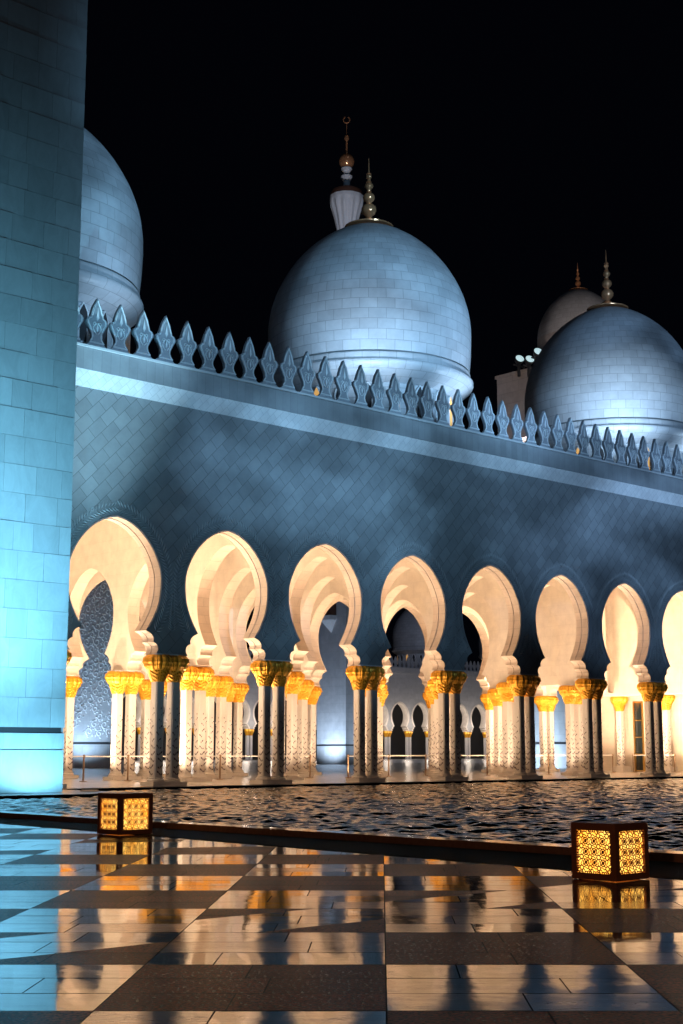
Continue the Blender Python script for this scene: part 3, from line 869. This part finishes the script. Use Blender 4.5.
cme = cm.mesh('column', [M['shaft'], M['gold']])
for k in range(f0, f1+1):
    c = link('column', cme, far, (k*S, .6, 0))
for i, px in enumerate((425, 511, 340)):
    q = CAM+(FW+RT*((px-341.5)/1442.))*((FY+7-CAM.y)/(FW.y+RT.y*((px-341.5)/1442.)))
    o = copy_tree(d1); o.location = (q.x, FY+8, 0)
    tag(o, ('distant dome with lit drum windows seen through the fourth arch', 'distant dome across the courtyard glimpsed through the fifth arch', 'distant dome across the courtyard hidden behind the minaret foot')[i], 'dome', 'distant domes across the courtyard')

# ------------------------------------------------------------------ lights
def aim(o, target):
    d_ = Vector(target)-o.location; o.rotation_euler = d_.to_track_quat('-Z', 'Y').to_euler()
def spot(name, loc, target, W, col, ang=60, blend=.6, size=.3, gobo=None):
    l = bpy.data.lights.new(name, 'SPOT'); l.energy = W; l.color = col; l.spot_size = R(ang); l.spot_blend = blend; l.shadow_soft_size = size
    o = bpy.data.objects.new(name, l); COL.objects.link(o); o.location = loc; aim(o, target)
    if gobo:
        l.use_nodes = True; nt = l.node_tree; em = nt.nodes['Emission']
        tc = N(nt, 'ShaderNodeTexCoord'); no = N(nt, 'ShaderNodeTexNoise'); no.inputs['Scale'].default_value = gobo; no.inputs['Detail'].default_value = 3; no.inputs['Roughness'].default_value = .45
        mp = N(nt, 'ShaderNodeMapping'); mp.inputs['Location'].default_value = (3.1, 1.7, .4); mp.inputs['Scale'].default_value = (1, 1.6, 1)
        nt.links.new(tc.outputs['Normal'], mp.inputs[0]); nt.links.new(mp.outputs[0], no.inputs['Vector'])
        rp = N(nt, 'ShaderNodeValToRGB'); e = rp.color_ramp.elements; e[0].position = .40; e[0].color = (.42,)*3+(1,); e[1].position = .62; e[1].color = (1.35,)*3+(1,)
        nt.links.new(no.outputs['Fac'], rp.inputs[0]); nt.links.new(rp.outputs[0], em.inputs['Strength'])
    return o
def point(name, loc, W, col, size=.15):
    l = bpy.data.lights.new(name, 'POINT'); l.energy = W; l.color = col; l.shadow_soft_size = size
    o = bpy.data.objects.new(name, l); COL.objects.link(o); o.location = loc
    return o
BLUE = (.30, .62, .95); CY = (.22, .66, .95); WARM = (1, .69, .43); ICE = (.50, .74, 1)
# cloud projectors on the far side of the pool
spot('cloud_projector_light', (2, -78, 16), (11, 0, 25), 200000, BLUE, 33, 1, .3, gobo=13)
spot('dome_flood', (-34, -72, 16), (18, 8, 33), 33000, (.4, .66, 1), 24, 1, .3)
spot('cloud_projector_light', (8, -62, 14), (34, 0, 23), 110000, (.33, .6, .98), 33, 1, .3, gobo=10)
spot('facade_uplight', (-5.5, -7.2, .3), (-4, -.5, 21.5), 26000, (.42, .76, .95), 34, 1, .2)
# pillar uplights at its foot, then added fill spots out on the pool
for x in (-18.0, -15.0, -12.0, -9.3): spot('pillar_uplight', (x, -7.2, .12), (x+.1, -5.5, 3.6), 1300, CY, 150, .6, .12)
for x in (-17.5, -14, -11.3): spot('pillar_fill_spot', (x, -13, .05), (x+.8, -5.5, 8.2), 10500, CY, 60, .9, .15)  # added unseen spots at water level, brightening the pillar face
# dome floods on the roof
for cx, dim in ((-2.92, .35), (20.44, 1), (43.8, 1)):
    spot('dome_uplight', (cx-7.5, .75, 18.4), (cx-2, 8, 29.5), 3800*dim, ICE, 70, 1, .2)
    spot('dome_uplight', (cx+3.5, .75, 18.4), (cx, 8, 29.5), 1900*dim, ICE, 70, 1, .2)
spot('dome_uplight', (33, .75, 18.4), (41, 7, 28), 3600, ICE, 70, 1, .2)
spot('small_dome_light', (70, 18, 36), (90, 47, 50), 8000, (1, .88, .84), 40, .8, .3)
spot('hall_light', (60, 30, 30), (79, 42, 36), 4500, (1, .8, .72), 60, .8, .3)
# uplights standing on the capitals in every bay
def up(x, y, W):
    W = W*1.65
    spot('capital_uplight', (x, y, ZC+.08), (x, y, 12), W, WARM, 165, .5, .06)
for k in range(-1, 9): up(k*S, .55, 380)
for k in range(1, 7):
    for j in (1, 2):
        up(k*S, j*S+.55, 240); up(k*S, j*S-.55, 240)
for k in range(1, 9): up(k*S, 3*S-.55, 240)
# recessed floor uplights round the column feet and in the wide end bays
def fup(x, y, W):
    W = W*1.45
    spot('floor_uplight', (x, y, .14), (x, y, 9), W, WARM, 158, .4, .12)
for k in range(-1, 9): fup(k*S, 2.1, 480); fup(k*S+2.4, 1.1, 200)
for k in range(1, 7):
    for j in (1, 2): fup(k*S-1.6, j*S-1.6, 360); fup(k*S, j*S+1.9, 360)
for k in range(1, 10): fup(k*S-1.2, 3*S-1.8, 360)
for k in (-1, 0, 6, 7): fup((k+.5)*S, S*1.0, 2700); fup((k+.5)*S, S*2.1, 2300)
fup(48.0, 3.0, 800); fup(47.6, 7, 800); fup(47.8, 11.3, 1000)
point('plaza_fill_light', (-45, -52, 4.2), 1300, (1, .55, .3), .3)  # added light out of view, warming the lantern frames and near paving
# tower foot lights
p = pix(68, 129); spot('tower_uplight', (p[0]-1, p[1]-6.5, .3), (p[0], p[1]-3, 7), 2600, (.5, .74, 1), 120, .9)
spot('tower_uplight', (p[0]+2, p[1]-14, .3), (p[0]+2, p[1]-3, 14), 2600, (.5, .74, 1), 80, .9)
p = pix(347, 168); spot('tower_uplight', (p[0]-6, p[1]-1, .3), (p[0]-2, p[1], 6), 3600, (.6, .78, 1), 120, .9)
spot('tower_uplight', (p[0]+1, p[1]-7, .3), (p[0], p[1]-2, 8), 1600, (.6, .78, 1), 120, .9)
spot('tower_flood', (p[0]-22, p[1]-10, .3), (p[0]-2, p[1], 14), 3500, (.6, .7, 1), 60, .9)
p = pix(551, 128); spot('tower_uplight', (p[0]-5, p[1]-4, .3), (p[0], p[1]-1, 3), 6000, (.6, .8, 1), 120, .9)
spot('minaret_top_light', (60, 50, 40), (78.9, 73.4, 71), 15000, (.85, .85, 1), 24, .7)
# courtyard floods
spot('court_flood', (95, 60, 26), (140, 152, 12), 60000, (.62, .72, 1), 90, .8)
for k in range(f0, f1): point('far_bay_lamp', ((k+.5)*S, FY-2.2, 7.0), 420, (1, .84, .7), .6)
# ------------------------------------------------------------------ world
w = bpy.data.worlds.new('World'); sc.world = w; w.use_nodes = True
bg = w.node_tree.nodes['Background']; bg.inputs[0].default_value = (.35, .45, 1, 1); bg.inputs[1].default_value = .0016
# moonlight
l = bpy.data.lights.new('moon', 'SUN'); l.energy = .03; l.color = (.6, .75, 1); l.angle = R(.5)
o = bpy.data.objects.new('moon', l); COL.objects.link(o); o.rotation_euler = (R(50), 0, R(-20))

# ------------------------------------------------------------------ camera and render
cd = bpy.data.cameras.new('camera'); co = bpy.data.objects.new('camera', cd); COL.objects.link(co)
cd.sensor_fit = 'VERTICAL'; cd.sensor_height = 36; cd.sensor_width = 24; cd.lens = 1422.*36/1024
cd.clip_start = .1; cd.clip_end = 3000
co.location = CAM; co.rotation_euler = (PI/2+TH, 0, PH-PI/2)
sc.camera = co
sc.view_settings.view_transform = 'Standard'; sc.view_settings.look = 'None'; sc.view_settings.exposure = 0; sc.view_settings.gamma = 1
sc.cycles.use_denoising = True
try: sc.cycles.denoiser = 'OPENIMAGEDENOISE'
except Exception: pass
sc.cycles.sample_clamp_indirect = 6; sc.cycles.max_bounces = 8; sc.cycles.diffuse_bounces = 4
sc.cycles.caustics_reflective = False; sc.cycles.caustics_refractive = False
sc.cycles.use_light_tree = True
